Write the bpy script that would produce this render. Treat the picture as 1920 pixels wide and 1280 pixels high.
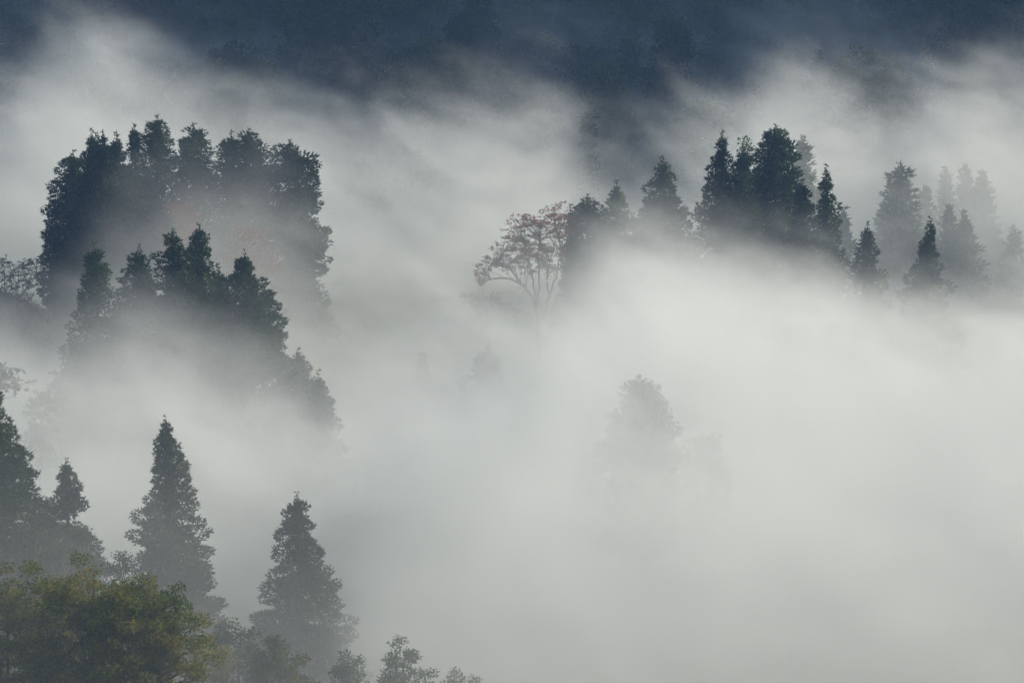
import bpy, math, random
import numpy as np

for o in list(bpy.data.objects):
    bpy.data.objects.remove(o, do_unlink=True)
scene = bpy.context.scene
COL = scene.collection

# ------------------------------------------------------------------ camera, sky, sun, exposure
PITCH = math.radians(-8.0)
LENS = 135.0
FPX = LENS / 36.0 * 1920.0
cam_d = bpy.data.cameras.new("camera")
cam_d.lens = LENS
cam_d.sensor_width = 36.0
cam_d.clip_start = 0.5
cam_d.clip_end = 6000
cam = bpy.data.objects.new("camera", cam_d)
COL.objects.link(cam)
cam.location = (0, 0, 0)
cam.rotation_euler = (math.radians(90) + PITCH, 0, 0)
scene.camera = cam

SUN_AZ = math.radians(74)       # from the view direction (+Y) towards the right (+X)
SUN_EL = math.radians(31)
world = bpy.data.worlds.new("World")
scene.world = world
world.use_nodes = True
wn = world.node_tree
bg = wn.nodes["Background"]
sky = wn.nodes.new("ShaderNodeTexSky")
sky.sky_type = 'NISHITA'
sky.sun_disc = False
sky.sun_elevation = SUN_EL
sky.sun_rotation = SUN_AZ
wn.links.new(sky.outputs[0], bg.inputs[0])
bg.inputs[1].default_value = 0.064

sun_d = bpy.data.lights.new("sun", 'SUN')
sun_d.energy = 4.6
sun_d.angle = math.radians(0.5)
sun_d.color = (1.0, 0.90, 0.76)
sun = bpy.data.objects.new("sun", sun_d)
COL.objects.link(sun)
from mathutils import Vector
sd = Vector((math.sin(SUN_AZ) * math.cos(SUN_EL), math.cos(SUN_AZ) * math.cos(SUN_EL), math.sin(SUN_EL)))
sun.rotation_euler = sd.to_track_quat('Z', 'Y').to_euler()
sun.location = (150, 350, 150)

vs = scene.view_settings
vs.view_transform = 'Standard'
vs.look = 'None'
vs.exposure = 0.64
vs.gamma = 1.0
vs.use_curve_mapping = False

cy = scene.cycles
cy.use_denoising = True
cy.denoiser = 'OPENIMAGEDENOISE'
cy.denoising_input_passes = 'RGB_ALBEDO_NORMAL'
cy.denoising_prefilter = 'ACCURATE'
cy.use_adaptive_sampling = True
cy.adaptive_threshold = 0.03
cy.max_bounces = 8
cy.diffuse_bounces = 2
cy.transmission_bounces = 2
cy.volume_bounces = 3
cy.volume_step_rate = 12.0
cy.volume_max_steps = 256
cy.time_limit = 900

# ------------------------------------------------------------------ places
SP, CP = math.sin(PITCH), math.cos(PITCH)


def at(px, py, Y):
    """the point at distance Y that the photograph (1920 x 1280) shows at px, py"""
    a, b = (px - 960) / FPX, (640 - py) / FPX
    dx, dy, dz = a, CP - b * SP, SP + b * CP
    t = Y / dy
    return np.array([dx * t, Y, dz * t])


def sstep(a, b, x):
    t = np.clip((x - a) / (b - a), 0, 1)
    return t * t * (3 - 2 * t)


def ground(x, y):
    x = np.asarray(x, float)
    y = np.asarray(y, float)
    near = -1.8 - 0.262 * y                                   # the slope the camera looks from
    valley = -65 + 11.0 * sstep(250, 390, y) + 1.2 * np.sin(x * 0.05 + 1.0) * np.cos(y * 0.03)
    k = 3.0
    g = np.log(np.exp(np.clip(near / k, -60, 60)) + np.exp(np.clip(valley / k, -60, 60))) * k
    hill = 0.50 * np.maximum(y - 448 - 10 * np.sin(x * 0.021 + 0.6), 0)
    hill = hill * hill / (hill + 6.0) + 1.5 * np.sin(x * 0.09) * sstep(450, 500, y)
    g = g + hill
    g = g + 190 * sstep(80, 190, x) * sstep(482, 560, y)      # unseen steep spur, added right of the view to shade the far slope
    m = at(20, 578, 378)
    g = g + 6.2 * np.exp(-(((x - m[0] + 4) / 9.5) ** 2 + ((y - 378) / 9) ** 2))
    m = at(1010, 606, 352)
    g = g + 4.5 * np.exp(-(((x - m[0]) / 8) ** 2 + ((y - 352) / 8) ** 2))
    return g


# ------------------------------------------------------------------ materials
def new_mat(name):
    m = bpy.data.materials.new(name)
    m.use_nodes = True
    nt = m.node_tree
    for n in list(nt.nodes):
        nt.nodes.remove(n)
    out = nt.nodes.new("ShaderNodeOutputMaterial")
    return m, nt, out


def foliage(name, cols, leafvar=0.35, noise_scale=0.5, transl=0.25):
    """leaves: colour drifts from clump to clump and from leaf to leaf, some light comes through"""
    m, nt, out = new_mat(name)
    N, L = nt.nodes, nt.links
    tc = N.new("ShaderNodeTexCoord")
    nz = N.new("ShaderNodeTexNoise")
    nz.inputs["Scale"].default_value = noise_scale
    nz.inputs["Detail"].default_value = 3
    L.new(tc.outputs["Object"], nz.inputs["Vector"])
    geo = N.new("ShaderNodeNewGeometry")
    mix = N.new("ShaderNodeMath"); mix.operation = 'MULTIPLY_ADD'
    L.new(geo.outputs["Random Per Island"], mix.inputs[0])
    mix.inputs[1].default_value = leafvar
    L.new(nz.outputs["Fac"], mix.inputs[2])
    sub = N.new("ShaderNodeMath"); sub.operation = 'SUBTRACT'
    L.new(mix.outputs[0], sub.inputs[0]); sub.inputs[1].default_value = leafvar * 0.5
    ramp = N.new("ShaderNodeValToRGB")
    e = ramp.color_ramp.elements
    pos = np.linspace(0.28, 0.74, len(cols))
    while len(e) < len(cols):
        e.new(0.5)
    for i, c in enumerate(cols):
        e[i].position = pos[i]
        e[i].color = (*c, 1)
    L.new(sub.outputs[0], ramp.inputs[0])
    oi = N.new("ShaderNodeObjectInfo")
    hsv = N.new("ShaderNodeHueSaturation")
    mr = N.new("ShaderNodeMapRange")
    mr.inputs["To Min"].default_value = 0.8; mr.inputs["To Max"].default_value = 1.2
    L.new(oi.outputs["Random"], mr.inputs["Value"])
    L.new(mr.outputs["Result"], hsv.inputs["Value"])
    L.new(ramp.outputs[0], hsv.inputs["Color"])
    d = N.new("ShaderNodeBsdfPrincipled")
    d.inputs["Roughness"].default_value = 0.65
    d.inputs["Specular IOR Level"].default_value = 0.12
    L.new(hsv.outputs[0], d.inputs["Base Color"])
    t = N.new("ShaderNodeBsdfTranslucent")
    L.new(hsv.outputs[0], t.inputs["Color"])
    ms = N.new("ShaderNodeMixShader")
    ms.inputs[0].default_value = transl
    L.new(d.outputs[0], ms.inputs[1]); L.new(t.outputs[0], ms.inputs[2])
    L.new(ms.outputs[0], out.inputs["Surface"])
    return m


def bark(name, c1, c2):
    m, nt, out = new_mat(name)
    N, L = nt.nodes, nt.links
    tc = N.new("ShaderNodeTexCoord")
    mp = N.new("ShaderNodeMapping"); mp.inputs["Scale"].default_value = (6, 6, 0.8)
    nz = N.new("ShaderNodeTexNoise"); nz.inputs["Scale"].default_value = 2.0; nz.inputs["Detail"].default_value = 5
    L.new(tc.outputs["Object"], mp.inputs[0]); L.new(mp.outputs[0], nz.inputs["Vector"])
    r = N.new("ShaderNodeValToRGB")
    r.color_ramp.elements[0].color = (*c1, 1); r.color_ramp.elements[0].position = 0.3
    r.color_ramp.elements[1].color = (*c2, 1); r.color_ramp.elements[1].position = 0.7
    L.new(nz.outputs["Fac"], r.inputs[0])
    d = N.new("ShaderNodeBsdfPrincipled"); d.inputs["Roughness"].default_value = 0.9
    L.new(r.outputs[0], d.inputs["Base Color"])
    b = N.new("ShaderNodeBump"); b.inputs["Strength"].default_value = 0.6; b.inputs["Distance"].default_value = 0.05
    L.new(nz.outputs["Fac"], b.inputs["Height"]); L.new(b.outputs[0], d.inputs["Normal"])
    L.new(d.outputs[0], out.inputs["Surface"])
    return m


M = {
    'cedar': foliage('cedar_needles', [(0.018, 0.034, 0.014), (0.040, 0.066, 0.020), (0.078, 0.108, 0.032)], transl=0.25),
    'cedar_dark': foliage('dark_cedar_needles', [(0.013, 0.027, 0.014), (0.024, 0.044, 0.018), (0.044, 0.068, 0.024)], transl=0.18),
    'red': foliage('red_maple_leaves', [(0.14, 0.034, 0.022), (0.21, 0.060, 0.032), (0.17, 0.085, 0.040)], transl=0.3),
    'orange': foliage('orange_leaves', [(0.16, 0.07, 0.025), (0.22, 0.10, 0.035), (0.15, 0.10, 0.035)], transl=0.3),
    'autumn': foliage('yellow_green_leaves', [(0.050, 0.082, 0.015), (0.095, 0.130, 0.022), (0.15, 0.165, 0.028), (0.26, 0.185, 0.028)], leafvar=0.45, noise_scale=0.35, transl=0.45),
    'green': foliage('broadleaf_leaves', [(0.028, 0.048, 0.018), (0.050, 0.078, 0.025), (0.075, 0.10, 0.035)], transl=0.3),
    'pale': foliage('pale_green_leaves', [(0.07, 0.11, 0.03), (0.11, 0.15, 0.045), (0.15, 0.17, 0.06)], transl=0.35),
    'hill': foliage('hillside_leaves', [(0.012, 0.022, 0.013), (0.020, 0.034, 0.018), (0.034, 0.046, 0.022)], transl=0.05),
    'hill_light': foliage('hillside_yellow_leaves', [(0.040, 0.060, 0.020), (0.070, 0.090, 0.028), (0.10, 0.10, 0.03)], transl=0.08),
    'grass': foliage('dry_grass_blades', [(0.09, 0.10, 0.04), (0.16, 0.15, 0.07), (0.22, 0.19, 0.09)], transl=0.3),
    'bark': bark('cedar_bark', (0.05, 0.032, 0.022), (0.12, 0.08, 0.055)),
    'bark_grey': bark('grey_bark', (0.05, 0.045, 0.04), (0.13, 0.12, 0.105)),
}


def ground_mat():
    m, nt, out = new_mat('forest_ground')
    N, L = nt.nodes, nt.links
    tc = N.new("ShaderNodeTexCoord")
    nz = N.new("ShaderNodeTexNoise"); nz.inputs["Scale"].default_value = 0.06; nz.inputs["Detail"].default_value = 8
    L.new(tc.outputs["Object"], nz.inputs["Vector"])
    r = N.new("ShaderNodeValToRGB")
    e = r.color_ramp.elements
    e[0].position = 0.35; e[0].color = (0.022, 0.032, 0.014, 1)
    e[1].position = 0.68; e[1].color = (0.085, 0.085, 0.040, 1)
    x = e.new(0.5); x.color = (0.040, 0.055, 0.022, 1)
    L.new(nz.outputs["Fac"], r.inputs[0])
    d = N.new("ShaderNodeBsdfPrincipled"); d.inputs["Roughness"].default_value = 0.95
    L.new(r.outputs[0], d.inputs["Base Color"])
    n2 = N.new("ShaderNodeTexNoise"); n2.inputs["Scale"].default_value = 1.6; n2.inputs["Detail"].default_value = 6
    L.new(tc.outputs["Object"], n2.inputs["Vector"])
    b = N.new("ShaderNodeBump"); b.inputs["Strength"].default_value = 0.8; b.inputs["Distance"].default_value = 0.6
    L.new(n2.outputs["Fac"], b.inputs["Height"]); L.new(b.outputs[0], d.inputs["Normal"])
    L.new(d.outputs[0], out.inputs["Surface"])
    return m


# ------------------------------------------------------------------ mesh helpers
def mesh_from(name, V, T, mat, smooth=False):
    me = bpy.data.meshes.new(name)
    V = np.asarray(V, np.float32).reshape(-1, 3)
    T = np.asarray(T, np.int32)
    k = T.shape[1]
    me.vertices.add(len(V)); me.vertices.foreach_set("co", V.ravel())
    me.loops.add(T.size); me.loops.foreach_set("vertex_index", T.ravel())
    me.polygons.add(len(T))
    me.polygons.foreach_set("loop_start", np.arange(0, T.size, k, dtype=np.int32))
    me.polygons.foreach_set("loop_total", np.full(len(T), k, np.int32))
    if smooth:
        me.polygons.foreach_set("use_smooth", np.ones(len(T), bool))
    me.update(calc_edges=True)
    me.materials.append(mat)
    return me


def link(name, data, parent=None, loc=None):
    o = bpy.data.objects.new(name, data)
    COL.objects.link(o)
    if parent is not None:
        o.parent = parent
    if loc is not None:
        o.location = loc
    return o


def tag(o, label, cat, group=None, kind=None):
    o["label"] = label
    o["category"] = cat
    if group:
        o["group"] = group
    if kind:
        o["kind"] = kind


def tube(path, radii, sides=6):
    """a tapered tube of quads along a polyline"""
    P = np.asarray(path, float)
    n = len(P)
    tang = np.gradient(P, axis=0)
    tang /= np.linalg.norm(tang, axis=1)[:, None] + 1e-9
    ref = np.where(np.abs(tang[:, 2:3]) > 0.9, np.array([[1.0, 0, 0]]), np.array([[0, 0, 1.0]]))
    u = np.cross(tang, ref); u /= np.linalg.norm(u, axis=1)[:, None] + 1e-9
    v = np.cross(tang, u)
    a = np.arange(sides) * 2 * math.pi / sides
    R = np.asarray(radii, float)[:, None, None]
    V = P[:, None, :] + R * (np.cos(a)[None, :, None] * u[:, None, :] + np.sin(a)[None, :, None] * v[:, None, :])
    i = np.arange(n - 1)[:, None] * sides
    j = np.arange(sides)[None, :]
    j2 = (j + 1) % sides
    Q = np.stack([i + j, i + j2, i + sides + j2, i + sides + j], -1).reshape(-1, 4)
    return V.reshape(-1, 3), Q


def join(parts):
    Vs, Qs, k = [], [], 0
    for V, Q in parts:
        Vs.append(V); Qs.append(Q + k); k += len(V)
    return np.concatenate(Vs), np.concatenate(Qs)


def leaves_on(rng, C, Rr, n_each, L, W, up=0.45, flat=0.75, inner=0.55, wild=0.45, bough=None):
    """blades of length L and width W growing out of clumps at C with radii Rr; n_each blades for each clump"""
    idx = np.repeat(np.arange(len(C)), n_each)
    n = len(idx)
    d = rng.normal(size=(n, 3)); d /= np.linalg.norm(d, axis=1)[:, None]
    rad = inner + (1 - inner) * rng.random(n) ** 0.6
    sc = np.stack([np.ones(n), np.ones(n), np.full(n, flat)], 1)
    p = C[idx] + d * sc * (Rr[idx] * rad)[:, None]
    if bough is not None:                                  # boughs reach outwards, dip and turn up at the end
        B = bough[idx]
        q = (d * B).sum(1) * Rr[idx] * rad
        p = p + B * (q * 0.55)[:, None]
        p[:, 2] += -0.22 * q + 0.30 * np.maximum(q, 0) ** 2 / (Rr[idx] + 1e-6)
    ax = d * sc + (0 if bough is None else bough[idx] * 0.5) + np.array([0, 0, up]) + rng.normal(size=(n, 3)) * wild
    ax /= np.linalg.norm(ax, axis=1)[:, None]
    w = np.cross(ax, rng.normal(size=(n, 3))); w /= np.linalg.norm(w, axis=1)[:, None] + 1e-9
    l = L * rng.uniform(0.6, 1.25, n)[:, None]
    ww = W * rng.uniform(0.7, 1.3, n)[:, None]
    V = np.stack([p - w * ww * 0.5, p + w * ww * 0.5 + ax * l * 0.15, p + ax * l], 1).reshape(-1, 3)
    Q = np.arange(n * 3).reshape(-1, 3)
    return V, Q


PROFILES = {
    'cone': lambda t: np.where(t < 0.88, (t / 0.88) ** 0.82, 1 - (t - 0.88) * 2.5),
    'full': lambda t: np.where(t < 0.88, (np.maximum(t, 1e-5) / 0.88) ** 0.74, 1 - (t - 0.88) * 2.5),
    'slim': lambda t: np.where(t < 0.85, 0.12 + 0.88 * (t / 0.85) ** 1.05, 1 - (t - 0.85) * 2),
    'column': lambda t: np.where(t < 0.3, (np.maximum(t, 1e-4) / 0.3) ** 0.55 * 0.86, 0.86 + 0.14 * np.sin((t - 0.3) / 0.7 * math.pi)),
    'round': lambda t: np.where(t < 0.38, np.sqrt(np.clip(1 - (1 - t / 0.38) ** 2, 0, 1)), 1 - 0.25 * ((t - 0.38) / 0.62) ** 2),
    'spire': lambda t: np.where(t < 0.12, t / 0.12 * 0.22, 0.22 + 0.78 * (np.maximum(t - 0.12, 0) / 0.88) ** 0.75),
}


def cedar_meshes(seed, H, R, profile, leaf, mat, tops=1, bare=0.05, tuft=None, drop=0.18, ragged=0.17):
    """trunk and crown of a cedar: rounded tufts of sprays set round the trunk, base at the origin"""
    rng = np.random.default_rng(seed)
    prof = PROFILES[profile]
    tuft = tuft or min(max(0.20 * R + 0.22, 0.3), 0.95)
    lean = rng.normal(size=2) * 0.012 * H
    C, TR, LIMB = [], [], []
    z = H * bare
    lob = rng.random(8) * 6.28
    side = rng.uniform(0.0, 0.14)
    gap_z, gap_a = rng.uniform(0.35, 0.8, 2) * H, rng.random(2) * 6.28
    while z < H - max(tuft * 0.9, 0.7):
        t = 1 - z / H
        r0 = R * float(prof(np.array(t)))
        tr = min(tuft, 0.42 * r0 + 0.12)
        rr = max(r0 - tr * 0.7, 0.02)
        n = max(2 if r0 > 0.45 else 1, int(round(2 * math.pi * rr / (tr * 1.55))))
        a0 = rng.random() * 6.28
        for i in range(n):
            a = a0 + i * 2 * math.pi / n + rng.normal() * 0.18
            hole = any(abs(z - gz_) < 0.035 * H and r0 > 1.2 and math.cos(a - ga_) > 0.75 for gz_, ga_ in zip(gap_z, gap_a))
            if rng.random() < (drop + (0.45 if hole else 0)) and r0 > 0.5:
                continue
            wob = 1 + ragged * (math.sin(2 * a + z * 0.9 + lob[0]) * 0.5 + math.sin(3 * a - z * 1.7 + lob[1]) * 0.5) + rng.normal() * ragged * 0.7 + side * math.cos(a - lob[2])
            q = rr * wob
            cz = z + rng.normal() * tr * 0.35
            s = tr * rng.choice([0.55, 0.8, 1.0, 1.3], p=[0.2, 0.3, 0.3, 0.2]) * rng.uniform(0.85, 1.15)
            C.append((math.cos(a) * q, math.sin(a) * q, cz)); TR.append(s)
            if rng.random() < 0.35 and r0 > 0.8:
                LIMB.append((a, q, cz))
        # inner growth
        m = int(n * 0.30)
        for i in range(m):
            a = rng.random() * 6.28
            q = rr * rng.uniform(0.15, 0.7)
            C.append((math.cos(a) * q, math.sin(a) * q, z + rng.normal() * tr * 0.5)); TR.append(tr * rng.uniform(0.7, 1.1))
        z += tr * 0.98
    # leading shoots
    for k in range(tops):
        off = (0, 0) if k == 0 else (rng.normal() * R * 0.22, rng.normal() * R * 0.22)
        hh = 0 if k == 0 else -rng.uniform(0.01, 0.04) * H
        for j in range(8):
            C.append((off[0], off[1], H + hh - 0.05 - 0.30 * j)); TR.append(0.05 + 0.05 * j)
    C = np.array(C); TR = np.array(TR)
    W = leaf * 0.48
    n_each = np.maximum(6, (4 * math.pi * TR ** 2 * 1.15 / (leaf * W * 0.5) * 0.54)).astype(int)
    rad2 = np.hypot(C[:, 0], C[:, 1]) + 1e-6
    B = np.stack([C[:, 0] / rad2, C[:, 1] / rad2, 0 * rad2], 1) * np.clip(rad2 / (0.35 * R), 0, 1)[:, None]
    f = (C[:, 2] / H) ** 2
    C[:, 0] += lean[0] * f; C[:, 1] += lean[1] * f
    V, Q = leaves_on(rng, C, TR, n_each, leaf, W, flat=0.62, up=0.4, bough=B)
    crown = mesh_from("cedar_crown", V, Q, mat)
    zz = np.linspace(-0.4, H * 0.985, 9)
    fr = (zz / H) ** 2
    tr0 = 0.016 * H + 0.05
    parts = [tube(np.stack([lean[0] * fr, lean[1] * fr, zz], 1), tr0 * (1 - np.clip(zz / H, 0, 1)) ** 0.8 + 0.02, 8)]
    for a, q, cz in LIMB[:60]:
        z0 = max(cz - 0.25 * q, 0.1)
        ln = lean * (z0 / H) ** 2
        p = [(ln[0], ln[1], z0), (ln[0] + math.cos(a) * q * 0.5, ln[1] + math.sin(a) * q * 0.5, z0 + 0.05 * q), (ln[0] + math.cos(a) * q, ln[1] + math.sin(a) * q, cz)]
        parts.append(tube(p, [0.07, 0.05, 0.02], 4))
    V, Q = join(parts)
    trunk = mesh_from("cedar_trunk", V, Q, M['bark'], True)
    return trunk, crown


def bend(rng, p0, p1, n=5, sag=0.12, lift=0.0):
    p0, p1 = np.asarray(p0, float), np.asarray(p1, float)
    d = np.linalg.norm(p1 - p0)
    t = np.linspace(0, 1, n)[:, None]
    path = p0 + (p1 - p0) * t
    path += rng.normal(size=3) * sag * d * (np.sin(t * math.pi))
    path[:, 2] += lift * d * np.sin(t[:, 0] * math.pi)
    return path


def broadleaf_meshes(seed, clumps, stems, leaf, mat, dens=1.0, flat=0.5, up=0.1, trunk_r=0.2, limb_r=0.07, twigs=3, lmat='bark_grey', base_z=0.0, inner=0.1):
    """trunk with limbs and crown of a broad-leaved tree. clumps: (x, y, z, r); stems: list of polylines (trunk and main limbs)"""
    rng = np.random.default_rng(seed)
    C = np.array([c[:3] for c in clumps], float); RR = np.array([c[3] for c in clumps], float)
    parts = []
    nodes = []
    for k, s in enumerate(stems):
        P = np.asarray(s, float)
        # refine
        tt = np.linspace(0, len(P) - 1, len(P) * 3)
        Pf = np.stack([np.interp(tt, np.arange(len(P)), P[:, i]) for i in range(3)], 1)
        Pf[1:-1] += rng.normal(size=(len(Pf) - 2, 3)) * 0.06
        r = np.linspace(1, 0.28, len(Pf)) * (trunk_r if k == 0 else trunk_r * 0.7)
        parts.append(tube(Pf, r, 7))
        for i in range(len(Pf) // 3, len(Pf)):
            nodes.append((Pf[i], r[i]))
    NP = np.array([n[0] for n in nodes]); NR = np.array([n[1] for n in nodes])
    for c, r in zip(C, RR):
        d = np.linalg.norm(NP - (c - np.array([0, 0, r * 0.8])), axis=1) + np.where(NP[:, 2] > c[2], 3.0, 0)
        i = int(np.argmin(d))
        path = bend(rng, NP[i], c, 5, 0.07, 0.06)
        rr = min(limb_r, NR[i] * 0.8)
        parts.append(tube(path, np.linspace(rr, rr * 0.25, 5), 5))
        for _ in range(twigs):
            e = c + rng.normal(size=3) * np.array([1, 1, flat]) * r * 0.55
            parts.append(tube(bend(rng, path[rng.integers(2, 5)], e, 3, 0.08), [rr * 0.35, rr * 0.22, rr * 0.1], 4))
    V, Q = join(parts)
    trunk = mesh_from("broadleaf_trunk", V, Q, M[lmat], True)
    W = leaf * 0.62
    n_each = np.maximum(8, 4 * math.pi * RR ** 2 * dens / (leaf * W * 0.5) * 0.4).astype(int)
    V, Q = leaves_on(rng, C, RR, n_each, leaf, W, up=up, flat=flat, inner=inner, wild=0.9)
    crown = mesh_from("broadleaf_crown", V, Q, mat)
    return trunk, crown


def dome(seed, H, R, clump, n, low=0.3, shell=0.45, squash=1.0):
    """clump positions through a domed crown of height H and radius R"""
    rng = np.random.default_rng(seed)
    out = []
    for _ in range(n):
        d = rng.normal(size=3); d /= np.linalg.norm(d)
        d[2] = abs(d[2]) if rng.random() < 0.78 else -abs(d[2]) * 0.6
        q = shell + (1 - shell) * rng.random() ** 0.5
        zc = H * low + (H * (1 - low) - clump * 0.5) * max(math.copysign(abs(d[2]) ** 0.65, d[2]), -0.35) * q * squash
        lump = 1 + 0.16 * math.sin(3 * math.atan2(d[1], d[0]) + seed) + rng.normal() * 0.07
        zc += abs(rng.normal()) * 0.018 * H * (rng.random() < 0.4)
        out.append((d[0] * (R - clump * 0.6) * q * lump, d[1] * (R - clump * 0.6) * q * lump, zc, clump * rng.uniform(0.65, 1.3)))
    stems = [[(0, 0, -0.4), (0.1, 0, H * low * 0.6), (0.0, 0.1, H * 0.55), (0.1, 0.0, H * 0.8)]]
    for k in range(4):
        a = k * 1.57 + rng.random()
        stems.append([(0, 0, H * low * 0.5), (math.cos(a) * R * 0.3, math.sin(a) * R * 0.3, H * low), (math.cos(a) * R * 0.6, math.sin(a) * R * 0.6, H * (low + 0.28))])
    return out, stems


def plant(name, trunk, crown, loc, label, cat='tree', group=None, rotz=0.0, scale=None):
    root = link(name, None, loc=loc)
    root.empty_display_size = 0.5
    root.rotation_euler = (0, 0, rotz)
    if scale:
        root.scale = scale
    tag(root, label, cat, group)
    link('trunk', trunk, root)
    link('crown', crown, root)
    return root


# ------------------------------------------------------------------ terrain
def terrain():
    xs = np.concatenate([np.linspace(-420, -110, 24), np.linspace(-105, 105, 106), np.linspace(108, 420, 60)])
    ys = np.concatenate([np.linspace(-20, 170, 30), np.linspace(172, 560, 160), np.linspace(565, 640, 14)])
    X, Y = np.meshgrid(xs, ys)
    Z = ground(X, Y)
    nx, ny = len(xs), len(ys)
    V = np.stack([X, Y, Z], -1).reshape(-1, 3)
    i = np.arange(ny - 1)[:, None] * nx + np.arange(nx - 1)[None, :]
    Q = np.stack([i, i + 1, i + nx + 1, i + nx], -1).reshape(-1, 4)
    o = link('ground', mesh_from('ground', V, Q, ground_mat(), True))
    o["kind"] = "structure"
    o["label"] = "valley floor and wooded hillside under the fog"


terrain()

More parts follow.
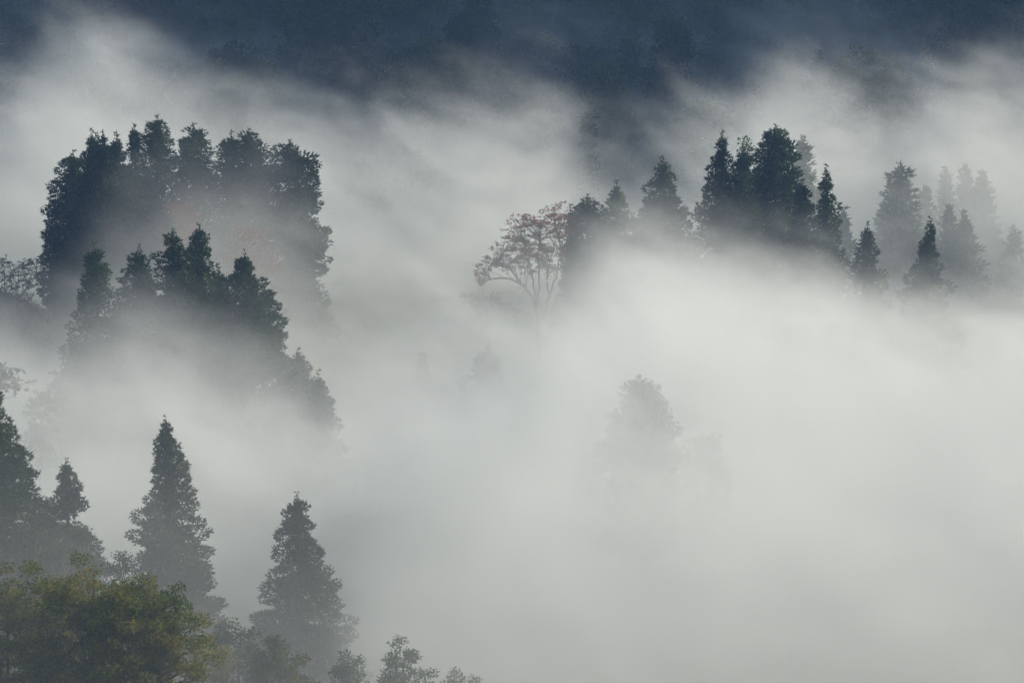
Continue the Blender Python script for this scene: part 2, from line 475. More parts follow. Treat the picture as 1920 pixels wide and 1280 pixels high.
# ------------------------------------------------------------------ cedars
# (name, profile, px, py of the top, py and half width in px where it is measured, distance, material, tops, label)
CEDARS = [
    # back row on the left
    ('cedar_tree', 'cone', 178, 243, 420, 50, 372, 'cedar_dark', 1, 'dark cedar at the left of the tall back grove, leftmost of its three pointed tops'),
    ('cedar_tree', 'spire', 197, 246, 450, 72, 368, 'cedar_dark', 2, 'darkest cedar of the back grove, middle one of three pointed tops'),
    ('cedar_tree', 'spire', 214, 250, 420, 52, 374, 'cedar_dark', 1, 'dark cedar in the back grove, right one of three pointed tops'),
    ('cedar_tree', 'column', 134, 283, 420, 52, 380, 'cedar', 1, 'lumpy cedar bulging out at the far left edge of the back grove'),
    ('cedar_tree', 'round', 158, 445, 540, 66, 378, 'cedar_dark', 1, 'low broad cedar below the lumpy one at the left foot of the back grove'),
    ('cedar_tree', 'slim', 252, 233, 330, 24, 384, 'cedar', 1, 'thin pointed cedar between the dark three-topped clump and the tallest cedar'),
    ('cedar_tree', 'round', 290, 218, 330, 33, 378, 'cedar', 1, 'tallest cedar of the back grove with a pointed tip and notched shoulder'),
    ('cedar_tree', 'round', 362, 231, 330, 42, 380, 'cedar', 1, 'round-headed cedar in the middle of the back grove'),
    ('cedar_tree', 'round', 420, 247, 330, 27, 384, 'cedar', 1, 'small round-topped cedar right of the middle of the back grove'),
    ('cedar_tree', 'round', 463, 243, 330, 38, 379, 'cedar', 1, 'full cedar second from the right in the back grove'),
    ('cedar_tree', 'round', 541, 263, 400, 64, 376, 'cedar', 1, 'big shaggy cedar at the right end of the back grove'),
    ('cedar_tree', 'cone', 556, 430, 570, 54, 382, 'cedar', 1, 'fog-veiled cedar spreading below the right end of the back grove'),
    # middle row on the left
    ('cedar_tree', 'slim', 184, 455, 600, 46, 322, 'cedar', 1, 'ragged pointed cedar, leftmost of the middle row'),
    ('cedar_tree', 'column', 252, 460, 560, 35, 326, 'cedar_dark', 1, 'narrow blunt cedar with a thin tip, second in the middle row'),
    ('cedar_tree', 'column', 331, 430, 520, 35, 320, 'cedar', 1, 'bushy sunlit cedar, left of the twin tops in the middle row'),
    ('cedar_tree', 'slim', 367, 420, 500, 27, 324, 'cedar', 1, 'sharp dark cedar, right of the twin tops in the middle row'),
    ('cedar_tree', 'slim', 412, 495, 560, 22, 328, 'cedar', 1, 'small cedar top peeping between the twin tops and the last cedar of the middle row'),
    ('cedar_tree', 'spire', 458, 470, 640, 80, 318, 'cedar', 1, 'wide cedar with a fine tip at the right end of the middle row'),
    ('cedar_tree', 'cone', 562, 655, 800, 60, 314, 'cedar', 1, 'fog-faded cedar on the slope right of the middle row'),
    ('cedar_tree', 'cone', 600, 695, 840, 48, 310, 'cedar', 1, 'palest cedar at the lower right skirt of the middle row'),
    # front row
    ('cedar_tree', 'cone', -22, 700, 960, 112, 262, 'cedar', 1, 'large cedar cut off by the left edge, above the yellow-green trees'),
    ('cedar_tree', 'cone', 126, 858, 960, 40, 268, 'cedar', 1, 'short cedar beside the one at the left edge'),
    ('cedar_tree', 'full', 322, 778, 1120, 82, 270, 'cedar', 1, 'tall lobed cedar standing alone in front, behind the yellow-green trees'),
    ('cedar_tree', 'cone', 562, 920, 1200, 94, 262, 'cedar', 1, 'broad cedar standing alone in front, at bottom centre left'),
    # right row
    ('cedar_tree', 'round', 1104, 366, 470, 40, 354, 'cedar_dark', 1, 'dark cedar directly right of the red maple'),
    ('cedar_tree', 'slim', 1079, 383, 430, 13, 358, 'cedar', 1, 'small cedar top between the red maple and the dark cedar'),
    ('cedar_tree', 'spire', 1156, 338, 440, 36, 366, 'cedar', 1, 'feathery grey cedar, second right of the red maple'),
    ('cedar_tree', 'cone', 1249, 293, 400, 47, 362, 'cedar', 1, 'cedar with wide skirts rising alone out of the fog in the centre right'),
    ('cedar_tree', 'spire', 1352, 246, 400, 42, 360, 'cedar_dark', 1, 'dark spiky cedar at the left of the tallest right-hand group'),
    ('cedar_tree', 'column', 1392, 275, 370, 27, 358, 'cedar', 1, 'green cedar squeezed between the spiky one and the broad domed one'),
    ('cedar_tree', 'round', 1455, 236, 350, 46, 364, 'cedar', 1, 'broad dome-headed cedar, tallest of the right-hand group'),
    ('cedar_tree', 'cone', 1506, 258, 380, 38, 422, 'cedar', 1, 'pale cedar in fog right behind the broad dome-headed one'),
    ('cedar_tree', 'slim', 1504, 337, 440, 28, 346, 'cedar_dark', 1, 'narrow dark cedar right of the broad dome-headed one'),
    ('cedar_tree', 'spire', 1557, 310, 460, 30, 350, 'cedar', 1, 'thin tall cedar with separate tufts in the right row'),
    ('cedar_tree', 'cone', 1580, 390, 480, 22, 417, 'cedar', 1, 'pale cedar just behind the thin tufted cedar'),
    ('cedar_tree', 'spire', 1625, 418, 500, 26, 346, 'cedar_dark', 1, 'small dark cedar low on the right row'),
    ('cedar_tree', 'cone', 1735, 437, 530, 34, 342, 'cedar_dark', 1, 'lone dark cedar farthest right in front of the pale ones'),
    ('cedar_tree', 'slim', 1747, 408, 470, 13, 366, 'cedar', 1, 'small grey cedar tip right behind the lone dark cedar'),
    ('cedar_tree', 'column', 1692, 307, 420, 34, 421, 'cedar', 1, 'tall pale cedar right of the small dark one'),
    ('cedar_tree', 'slim', 1656, 384, 460, 18, 426, 'cedar', 1, 'thin pale cedar left of the tall pale one'),
    ('cedar_tree', 'slim', 1738, 350, 430, 20, 428, 'cedar', 1, 'thin pale cedar right of the tall pale one'),
    ('cedar_tree', 'cone', 1782, 385, 500, 36, 420, 'cedar', 1, 'grey cedar behind the lone dark cedar, left of a pair'),
    ('cedar_tree', 'cone', 1809, 398, 500, 32, 419, 'cedar', 1, 'grey cedar behind the lone dark cedar, right of a pair'),
    ('cedar_tree', 'slim', 1776, 316, 430, 24, 432, 'cedar', 1, 'ghostly cedar in thick fog, left of the far right four'),
    ('cedar_tree', 'slim', 1812, 310, 430, 30, 434, 'cedar', 1, 'ghostly cedar in thick fog, tallest of the far right four'),
    ('cedar_tree', 'slim', 1846, 322, 430, 30, 433, 'cedar', 1, 'ghostly cedar in thick fog, third of the far right four'),
    ('cedar_tree', 'slim', 1902, 425, 540, 34, 426, 'cedar', 1, 'ghostly cedar at the right edge, lowest of the far right four'),
    # in the middle of the fog
    ('cedar_tree', 'slim', 794, 650, 690, 10, 346, 'cedar', 1, 'barely visible thin cedar tip in the open fog at centre'),
    ('cedar_tree', 'cone', 915, 645, 740, 46, 338, 'cedar', 1, 'faint cedar in the fog below the red maple'),
    ('cedar_tree', 'spire', 1051, 640, 760, 46, 336, 'cedar', 1, 'faint pointed cedar in the fog, right below the red maple'),
    ('cedar_tree', 'slim', 684, 298, 350, 24, 460, 'cedar', 1, 'faint cedar in the bright fog right of the back grove'),
]
for i, (nm, prof, px, py, pyw, hw, Y, mk, tops, label) in enumerate(CEDARS):
    top = at(px, py, Y)
    gz = float(ground(top[0], Y))
    H = top[2] - gz
    pw = at(px, pyw, Y)
    t = (top[2] - pw[2]) / H
    R = hw * Y / FPX / float(PROFILES[prof](np.array(t)))
    R = min(R * (0.88 if Y > 340 else 0.94), 0.34 * H)
    faint = Y > 392 or 'faint' in label
    leaf = (0.00100 if not faint else 0.0017) * Y
    full = any(w in label for w in ('pointed tops', 'low broad', 'directly right of the red maple', 'tallest of the right-hand', 'narrow blunt', 'squeezed'))
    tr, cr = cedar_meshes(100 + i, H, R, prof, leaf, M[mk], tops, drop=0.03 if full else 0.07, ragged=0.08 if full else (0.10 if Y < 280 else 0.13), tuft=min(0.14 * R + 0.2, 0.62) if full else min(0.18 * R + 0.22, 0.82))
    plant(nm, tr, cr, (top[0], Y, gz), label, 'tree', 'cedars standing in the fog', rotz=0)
    print('cedar %2d H %.1f R %.1f tris %d' % (i, H, R, len(cr.polygons)))

# ------------------------------------------------------------------ broad-leaved trees
def traced(px_base, Y, clumps_px, stems_px, depth, seed):
    """clumps and limbs given where the photograph shows them, spread in depth round the trunk"""
    rng = np.random.default_rng(seed)
    b = at(px_base, 640, Y)
    gz = float(ground(b[0], Y))
    base = np.array([b[0], Y, gz])
    cl = []
    for (px, py, hw, hh) in clumps_px:
        r = hh * Y / FPX
        m = max(1, int(round(hw / hh)))
        for k in range(m):
            xx = px + (hw - hh * 0.5) * ((k + 0.5) / m * 2 - 1)
            for q in range(5):
                dy = rng.normal() * depth * 0.5
                p = at(xx + rng.normal() * hw * 0.3, py + rng.normal() * hh * 0.75, Y) + np.array([0, dy, 0]) - base
                cl.append((p[0], p[1], p[2], r * rng.uniform(0.45, 1.15)))
    st = []
    for s in stems_px:
        line = []
        for k, (px, py) in enumerate(s):
            p = at(px, py, Y) - base
            p[1] += 0 if k == 0 else rng.normal() * depth * 0.25
            line.append(p)
        line[0] = np.array([line[0][0], 0, -0.4 if len(st) == 0 else line[0][2]])
        st.append(line)
    return cl, st, base


# the red maple
cl, st, base = traced(1015, 352,
    [(1038, 397, 26, 8), (1046, 412, 28, 9), (1004, 412, 30, 7), (985, 413, 26, 6), (968, 430, 20, 6), (1000, 425, 24, 6), (1050, 428, 22, 10),
     (990, 452, 36, 8), (968, 452, 20, 6), (1030, 440, 26, 7), (975, 468, 42, 9), (1010, 466, 30, 7), (948, 462, 14, 5), (1040, 470, 22, 7),
     (930, 486, 24, 8), (968, 488, 34, 9), (1000, 485, 26, 7), (912, 500, 20, 8), (945, 500, 24, 7), (900, 512, 12, 7), (985, 505, 26, 6),
     (1020, 496, 20, 6), (1035, 505, 14, 6), (905, 524, 12, 6), (882, 562, 16, 6), (905, 568, 20, 5), (928, 560, 16, 5), (940, 578, 22, 5), (965, 585, 18, 5), (900, 590, 16, 4)],
    [[(1015, 610), (1006, 570), (985, 535), (958, 508), (930, 495)],
     [(1006, 570), (1000, 530), (988, 490), (985, 455)],
     [(1008, 575), (1010, 530), (1008, 480), (1015, 430)],
     [(1016, 605), (1030, 560), (1040, 520), (1052, 470), (1040, 415)],
     [(1030, 560), (1026, 530), (1028, 500), (1045, 440)],
     [(1012, 600), (980, 585), (940, 568), (895, 562)],
     [(985, 535), (950, 524), (915, 524), (900, 535)]], 5.0, 5)
tr, cr = broadleaf_meshes(11, cl, st, 0.20, M['red'], dens=0.50, flat=0.42, trunk_r=0.17, limb_r=0.028, twigs=2)
plant('maple_tree', tr, cr, base, 'red-leaved maple with spreading bare limbs in the centre of the fog')

# the umbrella-shaped tree on the grassy mound at the left edge
cl, st, base = traced(30, 376,
    [(62, 491, 18, 5), (45, 500, 16, 5), (72, 503, 18, 5), (20, 500, 16, 5), (0, 490, 14, 5), (82, 512, 12, 5), (55, 515, 20, 5), (30, 518, 18, 5),
     (75, 527, 14, 4), (10, 520, 18, 5), (-10, 508, 20, 6), (50, 532, 16, 4), (25, 536, 14, 4), (0, 540, 16, 5), (-25, 525, 18, 6), (55, 556, 8, 3), (-5, 560, 10, 4)],
    [[(35, 585), (38, 560), (48, 542), (66, 520)], [(38, 566), (32, 545), (30, 520), (45, 503)], [(10, 580), (14, 560), (8, 535), (0, 500)],
     [(14, 560), (20, 535), (22, 510)], [(-15, 580), (-12, 550), (-20, 520)], [(48, 542), (62, 540), (80, 525)]], 4.5, 9)
tr, cr = broadleaf_meshes(12, cl, st, 0.20, M['green'], dens=0.13, flat=0.35, trunk_r=0.09, limb_r=0.024, twigs=2)
plant('umbrella_tree', tr, cr, base, 'thin flat-topped tree on the grassy mound at the left edge')

# a spray of branches left of the middle row, and two small trees near the left edge
cl, st, base = traced(150, 316, [(126, 690, 16, 8), (140, 702, 14, 8), (108, 708, 14, 6), (122, 716, 18, 6), (140, 724, 14, 7), (132, 745, 12, 7), (150, 690, 12, 7), (150, 740, 16, 9), (128, 765, 12, 6)],
    [[(165, 900), (160, 800), (150, 740), (128, 700)], [(150, 740), (130, 722), (105, 710)]], 3.5, 13)
tr, cr = broadleaf_meshes(13, cl, st, 0.26, M['green'], dens=0.5, flat=0.5, trunk_r=0.16, limb_r=0.04, twigs=2)
plant('broadleaf_tree', tr, cr, base, 'small broad-leaved tree reaching out left of the middle cedar row')
cl, st, base = traced(76, 307, [(76, 742, 14, 5), (62, 752, 12, 5), (92, 752, 12, 5), (76, 760, 22, 6), (58, 770, 12, 5), (94, 770, 12, 5), (76, 778, 20, 6), (70, 800, 26, 9), (90, 815, 24, 9), (60, 825, 26, 10), (80, 840, 34, 12), (55, 855, 34, 12), (95, 860, 30, 12)],
    [[(78, 860), (78, 800), (76, 765), (76, 745)]], 2.5, 14)
tr, cr = broadleaf_meshes(14, cl, st, 0.26, M['green'], dens=0.45, flat=0.5, trunk_r=0.12, limb_r=0.04, twigs=2)
plant('broadleaf_tree', tr, cr, base, 'small fan-shaped tree in fog above the short front cedar')
cl, st, base = traced(-20, 300, [(10, 695, 24, 5), (-8, 690, 18, 6), (28, 722, 22, 5), (5, 715, 24, 6), (-20, 705, 24, 8), (-30, 730, 20, 10)],
    [[(-40, 860), (-35, 780), (-22, 730), (25, 692)], [(-22, 730), (10, 725), (42, 720)]], 3.0, 15)
tr, cr = broadleaf_meshes(15, cl, st, 0.26, M['green'], dens=0.5, flat=0.5, trunk_r=0.14, limb_r=0.04, twigs=2)
plant('broadleaf_tree', tr, cr, base, 'branches of a broad-leaved tree behind the cedar at the left edge')


def domed(name, px, py, hw, Y, mk, label, seed, clump, n, leaf, low=0.3, dens=0.8, flat=0.7, Hmin=None, cat='tree', group=None, shell=0.45, gz=None, **kw):
    top = at(px, py, Y)
    gz = float(ground(top[0], Y)) if gz is None else gz
    H = max(top[2] - gz, 1.0)
    R = hw * Y / FPX
    cl, st = dome(seed, H, R, clump, n, low=low, shell=shell)
    tr, cr = broadleaf_meshes(seed, cl, st, leaf, M[mk], dens=dens, flat=flat, **kw)
    print(name, 'H %.1f R %.1f tris %d' % (H, R, len(cr.polygons)))
    return plant(name, tr, cr, (top[0], Y, top[2] - H), label, cat, group)


# yellow-green trees in the near left corner
NEAR = 'yellow-green trees in the near left corner'
kw = dict(leaf=0.16, low=0.42, dens=0.66, flat=0.65, shell=0.4, trunk_r=0.2, limb_r=0.06, twigs=3, inner=0.15, group=NEAR)
domed('broadleaf_tree', 10, 1048, 185, 206, 'autumn', 'yellow-green tree in the bottom left corner, at the very edge', 31, 0.64, 330, **kw)
domed('broadleaf_tree', 165, 1044, 165, 202, 'autumn', 'yellow-green tree in the bottom left, middle of the three', 32, 0.62, 310, **kw)
domed('broadleaf_tree', 268, 1080, 135, 198, 'autumn', 'yellow-green tree in the bottom left, right one sloping towards the lone cedar', 33, 0.60, 290, **kw)
domed('shrub', 228, 1022, 44, 240, 'green', 'thin twiggy shrub between the short cedar and the tall lobed cedar', 34, 0.5, 70, 0.2, dens=0.6, cat='shrub')
# shrubs round the front cedars
domed('broadleaf_tree', 60, 965, 110, 258, 'cedar', 'dark bushy tree under the left edge cedar, behind the yellow-green trees', 35, 0.8, 90, 0.24, low=0.4)
domed('broadleaf_tree', 150, 985, 46, 254, 'green', 'dark bushy tree at the foot of the short front cedar', 36, 0.65, 70, 0.22, low=0.4)
domed('broadleaf_tree', 445, 1146, 80, 234, 'green', 'dark bush filling the gap between the two lone front cedars', 37, 0.6, 80, 0.2, low=0.4)
domed('broadleaf_tree', 520, 1190, 80, 228, 'green', 'bush in front of the broad lone cedar', 38, 0.55, 80, 0.2, low=0.4)
domed('shrub', 535, 1205, 60, 226, 'autumn', 'bush tinged with orange at the bottom, in front of the broad lone cedar', 39, 0.5, 60, 0.18, dens=0.4, cat='shrub')
domed('broadleaf_tree', 752, 1188, 66, 228, 'green', 'round dark bush right of the broad lone cedar at the bottom', 40, 0.5, 70, 0.2, low=0.4)
domed('broadleaf_tree', 860, 1240, 56, 230, 'green', 'small bush cut off by the bottom edge, farthest right in front', 41, 0.5, 60, 0.2, low=0.4)
domed('broadleaf_tree', 400, 1185, 60, 228, 'autumn', 'low green bush between the near left trees and the gap bush', 42, 0.5, 70, 0.17, low=0.4)
domed('broadleaf_tree', 650, 1225, 60, 230, 'green', 'low bush at the right foot of the broad lone cedar', 43, 0.5, 60, 0.2, low=0.4)
# autumn colours inside the back grove
domed('broadleaf_tree', 340, 366, 62, 357, 'orange', 'orange-leaved tree veiled by fog in front of the back grove', 44, 0.9, 70, 0.26, low=0.5, dens=0.4)
domed('broadleaf_tree', 462, 412, 66, 356, 'orange', 'orange-brown tree in fog below the right half of the back grove', 45, 0.9, 70, 0.26, low=0.5, dens=0.4)
# pale trees behind and low among the right row
domed('broadleaf_tree', 1402, 248, 28, 374, 'pale', 'light green tree behind the dome-headed cedar', 46, 0.8, 40, 0.3, low=0.55, dens=0.5)
domed('shrub', 1525, 452, 34, 346, 'pale', 'yellowish shrub under the narrow dark cedars of the right row', 47, 0.7, 30, 0.4, low=0.5, dens=0.5, cat='shrub')
domed('shrub', 1648, 506, 30, 344, 'pale', 'yellowish shrub at the foot of the small dark cedar on the right', 48, 0.7, 30, 0.4, low=0.5, dens=0.5, cat='shrub')
# trees deep in the fog at centre
domed('broadleaf_tree', 1208, 686, 56, 306, 'green', 'round-headed tree looming faintly in the fog right of centre', 49, 0.9, 130, 0.32, low=0.45)
domed('broadleaf_tree', 1205, 735, 92, 303, 'green', 'wide faint tree body beneath the looming round-headed tree', 50, 1.0, 140, 0.34, low=0.4)
domed('broadleaf_tree', 1330, 800, 50, 306, 'green', 'very faint tree low to the right of the looming round-headed tree', 51, 0.9, 50, 0.4, low=0.4)
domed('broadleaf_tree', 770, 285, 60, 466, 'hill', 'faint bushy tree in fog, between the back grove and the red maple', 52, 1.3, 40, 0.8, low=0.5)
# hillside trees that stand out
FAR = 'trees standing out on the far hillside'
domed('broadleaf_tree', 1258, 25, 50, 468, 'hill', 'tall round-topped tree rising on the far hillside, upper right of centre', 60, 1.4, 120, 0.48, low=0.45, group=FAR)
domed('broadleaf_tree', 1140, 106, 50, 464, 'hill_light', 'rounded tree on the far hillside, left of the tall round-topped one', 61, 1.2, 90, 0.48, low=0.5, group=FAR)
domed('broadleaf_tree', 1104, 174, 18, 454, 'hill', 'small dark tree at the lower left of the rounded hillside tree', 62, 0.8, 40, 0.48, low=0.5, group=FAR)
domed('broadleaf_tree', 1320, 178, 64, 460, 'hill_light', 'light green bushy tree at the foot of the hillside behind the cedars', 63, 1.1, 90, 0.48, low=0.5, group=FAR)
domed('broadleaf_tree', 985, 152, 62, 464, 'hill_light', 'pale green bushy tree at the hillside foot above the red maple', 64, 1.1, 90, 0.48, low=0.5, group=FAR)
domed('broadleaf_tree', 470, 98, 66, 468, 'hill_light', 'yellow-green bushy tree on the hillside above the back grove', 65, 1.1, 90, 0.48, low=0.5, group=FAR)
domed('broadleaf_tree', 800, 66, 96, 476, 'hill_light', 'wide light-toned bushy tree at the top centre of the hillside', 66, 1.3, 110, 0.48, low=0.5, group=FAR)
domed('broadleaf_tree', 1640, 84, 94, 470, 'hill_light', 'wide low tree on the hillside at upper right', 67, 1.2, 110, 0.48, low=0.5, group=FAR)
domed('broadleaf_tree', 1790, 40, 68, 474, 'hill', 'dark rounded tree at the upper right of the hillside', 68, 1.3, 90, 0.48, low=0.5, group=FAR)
for k, (px, py, hw, Y, lab) in enumerate([
        (585, -60, 48, 478, 'tall dark cedar cut off at the top edge, left of a hillside pair'),
        (655, -40, 52, 476, 'tall dark cedar cut off at the top edge, right of a hillside pair'),
        (1840, -50, 56, 478, 'dark cedar on the hillside in the top right corner, left one'),
        (1905, -70, 54, 476, 'dark cedar on the hillside in the top right corner, right one'),
        (895, -30, 44, 484, 'dark cedar cut off at the top centre of the hillside')]):
    top = at(px, py, Y)
    gz = float(ground(top[0], Y))
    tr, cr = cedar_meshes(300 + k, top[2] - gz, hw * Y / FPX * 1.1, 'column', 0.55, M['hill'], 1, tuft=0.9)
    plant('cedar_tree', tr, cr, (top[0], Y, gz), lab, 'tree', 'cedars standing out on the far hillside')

# the wood that covers the hillside: copies of a few trees
protos = []
for k in range(4):
    cl, st = dome(70 + k, 11.0, 5.0, 1.25, 60, low=0.42)
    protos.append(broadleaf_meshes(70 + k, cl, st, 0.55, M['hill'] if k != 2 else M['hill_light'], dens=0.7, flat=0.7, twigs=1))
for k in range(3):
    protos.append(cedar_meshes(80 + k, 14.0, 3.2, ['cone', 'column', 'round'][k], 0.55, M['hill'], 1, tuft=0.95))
rng = np.random.default_rng(4)
n_wood = 0
for y in np.arange(473, 556, 6.6):
    for x in np.arange(-84, 85, 7.2):
        xx, yy = x + rng.uniform(-2.6, 2.6), y + rng.uniform(-2.4, 2.4)
        if abs(xx) > 0.14 * yy + 5 or rng.random() < 0.08:
            continue
        if n_wood >= 285:
            break
        k = int(rng.choice(7, p=[0.19, 0.19, 0.14, 0.17, 0.12, 0.10, 0.09]))
        s = rng.uniform(0.75, 1.2)
        gz = float(ground(xx, yy))
        conif = k >= 4
        plant('cedar_tree' if conif else 'broadleaf_tree', protos[k][0], protos[k][1], (xx, yy, gz),
              'dark cedar in the shaded wood covering the far hillside' if conif else 'dark broad-leaved tree in the shaded wood covering the far hillside',
              'tree', 'cedars of the hillside wood' if conif else 'broad-leaved trees of the hillside wood',
              rotz=rng.uniform(0, 6.28), scale=(s * rng.uniform(0.9, 1.15), s * rng.uniform(0.9, 1.15), s))
        n_wood += 1
print('wood', n_wood)

# ------------------------------------------------------------------ grass on the mound and undergrowth
def grass(name, cx, cy_, rx, ry, n, h, w, mat, label, seed):
    rng = np.random.default_rng(seed)
    a = rng.random(n) * 6.28; q = np.sqrt(rng.random(n))
    x = cx + np.cos(a) * q * rx; y = cy_ + np.sin(a) * q * ry
    z = ground(x, y) - 0.05
    hh = h * rng.uniform(0.5, 1.3, n)
    lean = rng.normal(size=(n, 2)) * 0.45
    ang = rng.random(n) * 3.14
    wx, wy = np.cos(ang) * w * 0.5, np.sin(ang) * w * 0.5
    p0 = np.stack([x - wx, y - wy, z], 1); p1 = np.stack([x + wx, y + wy, z], 1)
    m = np.stack([x + lean[:, 0] * hh * 0.35, y + lean[:, 1] * hh * 0.35, z + hh * 0.65], 1)
    m0 = m - np.stack([wx, wy, 0 * wx], 1) * 0.7; m1 = m + np.stack([wx, wy, 0 * wx], 1) * 0.7
    t = np.stack([x + lean[:, 0] * hh, y + lean[:, 1] * hh, z + hh * 0.95], 1)
    V = np.stack([p0, p1, m1, m0, t], 1).reshape(-1, 3)
    b = np.arange(n)[:, None] * 5
    T = np.concatenate([b + [0, 1, 2], b + [0, 2, 3], b + [3, 2, 4]])
    o = link(name, mesh_from(name, V, T, mat))
    tag(o, label, 'grass', kind='stuff')


mx = at(20, 578, 378)
grass('grass', mx[0] - 4, 376, 13, 9, 9000, 1.3, 0.13, M['grass'], 'dry tall grass on the mound at the left edge', 3)

# ------------------------------------------------------------------ air and fog
def volume_mat(name, color, density, aniso, attr=None):
    m, nt, out = new_mat(name)
    v = nt.nodes.new("ShaderNodeVolumePrincipled")
    v.inputs["Color"].default_value = (*color, 1)
    v.inputs["Density"].default_value = density
    v.inputs["Anisotropy"].default_value = aniso
    v.inputs["Density Attribute"].default_value = attr or ""
    nt.links.new(v.outputs[0], out.inputs["Volume"])
    return m


def box_mesh(name, a, b, mat):
    V = [(x, y, z) for x in (a[0], b[0]) for y in (a[1], b[1]) for z in (a[2], b[2])]
    F = [(0, 1, 3, 2), (4, 6, 7, 5), (0, 4, 5, 1), (2, 3, 7, 6), (0, 2, 6, 4), (1, 5, 7, 3)]
    return mesh_from(name, V, F, mat)


hz = link('haze', box_mesh('haze', (-440, -30, -69), (440, 660, 300), volume_mat('thin_blue_air', (0.34, 0.58, 1.0), 0.00024, 0.0)))
hz["kind"] = "stuff"; hz["label"] = "thin bluish air filling the whole valley"

FX0, FX1, FY0, FY1, FZ0, FZ1 = -110.0, 110.0, 160.0, 532.0, -67.0, -8.0
RES = (360, 150, 110)

# each bank of fog: depth range y0..y1, feather, density, softness of its top (m), noise lift (m), line of its top (px, py seen at depth yr)
BANKS = [
    dict(y0=412, y1=476, f=14, rho=0.062, soft=7.5, deep=2.4, amp=21, fine=0.7, yr=450, line=[(-700, 150), (-300, 130), (0, 210), (90, 145), (230, 90), (340, 135), (450, 205), (600, 210), (700, 222), (800, 222), (900, 205), (1000, 195), (1090, 262), (1150, 300), (1220, 290), (1290, 255), (1370, 215), (1460, 150), (1560, 165), (1650, 205), (1760, 175), (1920, 150), (2300, 160), (2700, 190)]),
    dict(y0=476, y1=500, f=6, rho=0.034, soft=9.0, deep=2.5, amp=30, yr=500, line=[(-700, 60), (0, 40), (150, 20), (450, 80), (700, 60), (900, 30), (1050, 20), (1250, 40), (1450, 20), (1650, 60), (1850, 100), (2700, 100)]),
    dict(y0=334, y1=360, f=9, rho=0.055, soft=9.0, deep=2.3, amp=11, yr=350, line=[(-700, 560), (-200, 630), (40, 640), (150, 555), (230, 455), (290, 410), (360, 385), (430, 385), (520, 420), (620, 490), (760, 560), (900, 660), (1000, 700), (2700, 700)]),
    dict(y0=284, y1=312, f=8, rho=0.074, soft=6.0, deep=2.0, amp=9, yr=300, line=[(-700, 640), (-100, 650), (60, 670), (180, 650), (300, 630), (450, 650), (560, 690), (650, 700), (750, 660), (850, 650), (950, 650), (1050, 640), (1300, 620), (2700, 620)]),
    dict(y0=306, y1=340, f=8, rho=0.068, soft=6.5, deep=2.2, amp=13, yr=330, line=[(-700, 820), (500, 800), (700, 680), (850, 640), (980, 630), (1040, 580), (1110, 470), (1230, 415), (1330, 445), (1440, 485), (1520, 495), (1600, 530), (1680, 560), (1760, 580), (1850, 580), (2000, 560), (2300, 520), (2700, 560)]),
    dict(y0=302, y1=340, f=8, rho=0.011, soft=6.0, deep=1.6, amp=12, yr=330, line=[(-700, 700), (500, 800), (750, 560), (860, 420), (1000, 380), (1100, 380), (1180, 375), (1300, 410), (1450, 460), (1700, 520), (1900, 520), (2700, 500)]),
    dict(y0=178, y1=258, f=14, rho=0.0048, soft=9.0, deep=1.6, amp=8, yr=240, line=[(-700, 820), (0, 830), (300, 800), (600, 850), (900, 860), (1300, 820), (1920, 800), (2700, 800)]),
    dict(y0=275, y1=289, f=4, rho=0.075, soft=7.0, deep=2.0, amp=8, yr=282, line=[(-700, 1000), (0, 980), (250, 960), (400, 900), (560, 830), (700, 780), (850, 780), (1000, 830), (1200, 900), (1400, 880), (2700, 820)]),
    dict(y0=222, y1=266, f=8, rho=0.018, soft=8.0, deep=1.6, amp=8, yr=245, line=[(-700, 1400), (560, 1350), (680, 1130), (800, 980), (950, 880), (1300, 820), (1920, 800), (2700, 800)]),
]


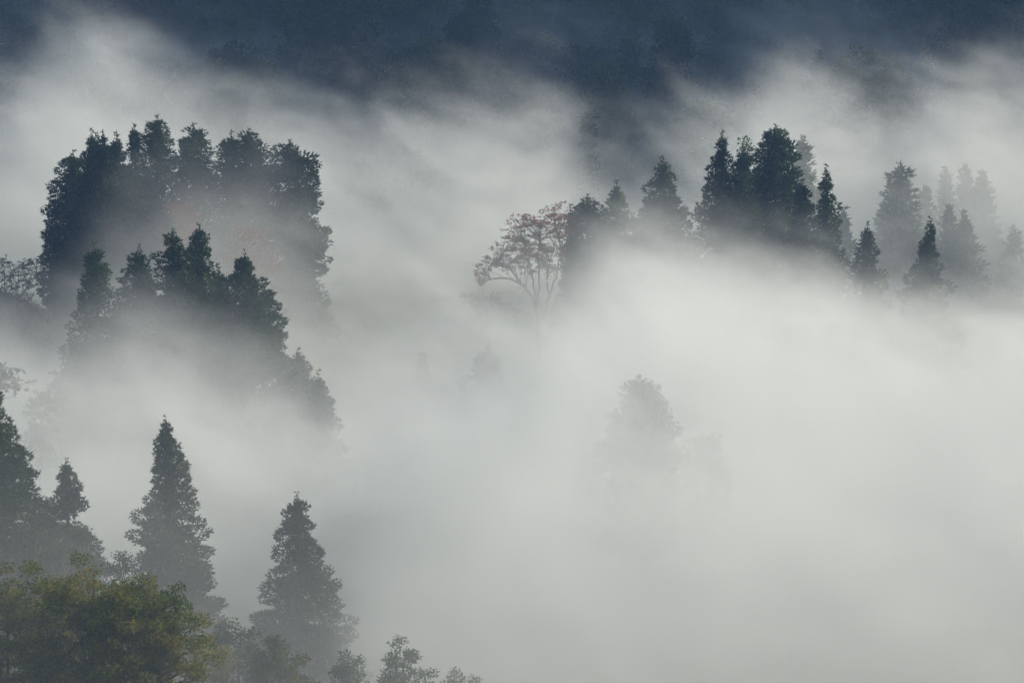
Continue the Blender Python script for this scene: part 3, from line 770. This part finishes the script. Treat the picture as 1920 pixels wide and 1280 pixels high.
def build_fog():
    mat = volume_mat('white_fog', (0.952, 0.982, 0.960), 1.0, 0.25, 'density')
    o = link('fog', box_mesh('fog', (FX0, FY0, FZ0), (FX1, FY1, FZ1), mat))
    o["kind"] = "stuff"; o["label"] = "white fog drifting in banks through the valley"
    ng = bpy.data.node_groups.new('fog_banks', 'GeometryNodeTree')
    ng.interface.new_socket('Geometry', in_out='INPUT', socket_type='NodeSocketGeometry')
    ng.interface.new_socket('Geometry', in_out='OUTPUT', socket_type='NodeSocketGeometry')
    N, L = ng.nodes, ng.links

    def inp(node, i, v):
        if isinstance(v, (int, float)):
            node.inputs[i].default_value = v
        else:
            L.new(v, node.inputs[i])

    def mth(op, a, b=0.0, c=None, clamp=False):
        n = N.new("ShaderNodeMath"); n.operation = op; n.use_clamp = clamp
        inp(n, 0, a); inp(n, 1, b)
        if c is not None:
            inp(n, 2, c)
        return n.outputs[0]

    def smooth(v, a, b):
        n = N.new("ShaderNodeMapRange"); n.interpolation_type = 'SMOOTHSTEP'
        inp(n, 0, v); inp(n, 1, a); inp(n, 2, b)
        n.inputs[3].default_value = 0; n.inputs[4].default_value = 1
        return n.outputs[0]

    pos = N.new("GeometryNodeInputPosition")
    sep = N.new("ShaderNodeSeparateXYZ"); L.new(pos.outputs[0], sep.inputs[0])
    X, Y, Z = sep.outputs[0], sep.outputs[1], sep.outputs[2]

    def noise(scale, detail, rough, dist, off, shear=0.55, stretch=(1, 0.6, 1.0)):
        # drifting wisps: sheared so that they trail up to the left
        c = N.new("ShaderNodeCombineXYZ")
        xs = mth('MULTIPLY_ADD', Z, shear, X)
        inp(c, 0, mth('MULTIPLY', xs, stretch[0])); inp(c, 1, mth('MULTIPLY_ADD', Y, stretch[1], off)); inp(c, 2, mth('MULTIPLY', Z, stretch[2]))
        n = N.new("ShaderNodeTexNoise")
        L.new(c.outputs[0], n.inputs["Vector"])
        n.inputs["Scale"].default_value = scale; n.inputs["Detail"].default_value = detail
        n.inputs["Roughness"].default_value = rough; n.inputs["Distortion"].default_value = dist
        return n.outputs[0]

    nb = mth('SUBTRACT', noise(0.055, 7, 0.66, 0.9, 31.0), 0.5)
    nl = mth('SUBTRACT', noise(0.022, 2, 0.5, 0.0, 7.0, shear=0.2), 0.5)
    ns = mth('SUBTRACT', noise(0.16, 5, 0.62, 1.2, 77.0, shear=0.9, stretch=(0.8, 0.5, 1.3)), 0.5)
    total = None
    xn = mth('DIVIDE', mth('SUBTRACT', X, FX0), FX1 - FX0, clamp=True)
    for b in BANKS:
        fc = N.new("ShaderNodeFloatCurve")
        cv = fc.mapping.curves[0]
        pts = []
        for px, py in b['line']:
            p = at(px, py, b['yr'])
            pts.append(((p[0] - FX0) / (FX1 - FX0), (p[2] - FZ0) / (FZ1 - FZ0)))
        pts = [p for p in pts if 0.0 < p[0] < 1.0]
        pts = [(0.0, pts[0][1])] + pts + [(1.0, pts[-1][1])]
        while len(cv.points) < len(pts):
            cv.points.new(0.5, 0.5)
        for q, p in zip(cv.points, pts):
            q.location = (p[0], min(max(p[1], 0), 1)); q.handle_type = 'AUTO_CLAMPED'
        fc.mapping.update()
        L.new(xn, fc.inputs[1])
        top = mth('MULTIPLY_ADD', fc.outputs[0], FZ1 - FZ0, FZ0)
        top = mth('MULTIPLY_ADD', nb, b['amp'] * 1.6, top)
        top = mth('MULTIPLY_ADD', nl, b['amp'] * 0.6, top)
        top = mth('MULTIPLY_ADD', ns, b['amp'] * b.get('fine', 0.9), top)
        prof = smooth(mth('SUBTRACT', top, Z), -b['soft'], b['soft'] * b['deep'])
        win = mth('MULTIPLY', smooth(Y, b['y0'] - b['f'], b['y0'] + b['f']), smooth(Y, b['y1'] + b['f'], b['y1'] - b['f']))
        rho = mth('MULTIPLY', mth('MULTIPLY', prof, win), b['rho'])
        total = rho if total is None else mth('ADD', total, rho)
    total = mth('MULTIPLY', total, mth('MULTIPLY_ADD', mth('ADD', nb, mth('MULTIPLY', ns, 0.8)), 2.3, 1.0))
    # thins out towards the sides of the valley
    side = mth('MULTIPLY', smooth(X, FX0, FX0 + 14), smooth(X, FX1, FX1 - 14))
    total = mth('MAXIMUM', mth('MULTIPLY', total, side), 0.0)
    vc = N.new("GeometryNodeVolumeCube")
    L.new(total, vc.inputs["Density"])
    vc.inputs["Min"].default_value = (FX0, FY0, FZ0); vc.inputs["Max"].default_value = (FX1, FY1, FZ1)
    for k, ax in enumerate("XYZ"):
        vc.inputs["Resolution " + ax].default_value = RES[k]
    sm = N.new("GeometryNodeSetMaterial")
    sm.inputs["Material"].default_value = mat
    go = N.new("NodeGroupOutput")
    L.new(vc.outputs[0], sm.inputs[0]); L.new(sm.outputs[0], go.inputs[0])
    md = o.modifiers.new('fog', 'NODES')
    md.node_group = ng
    return o


build_fog()
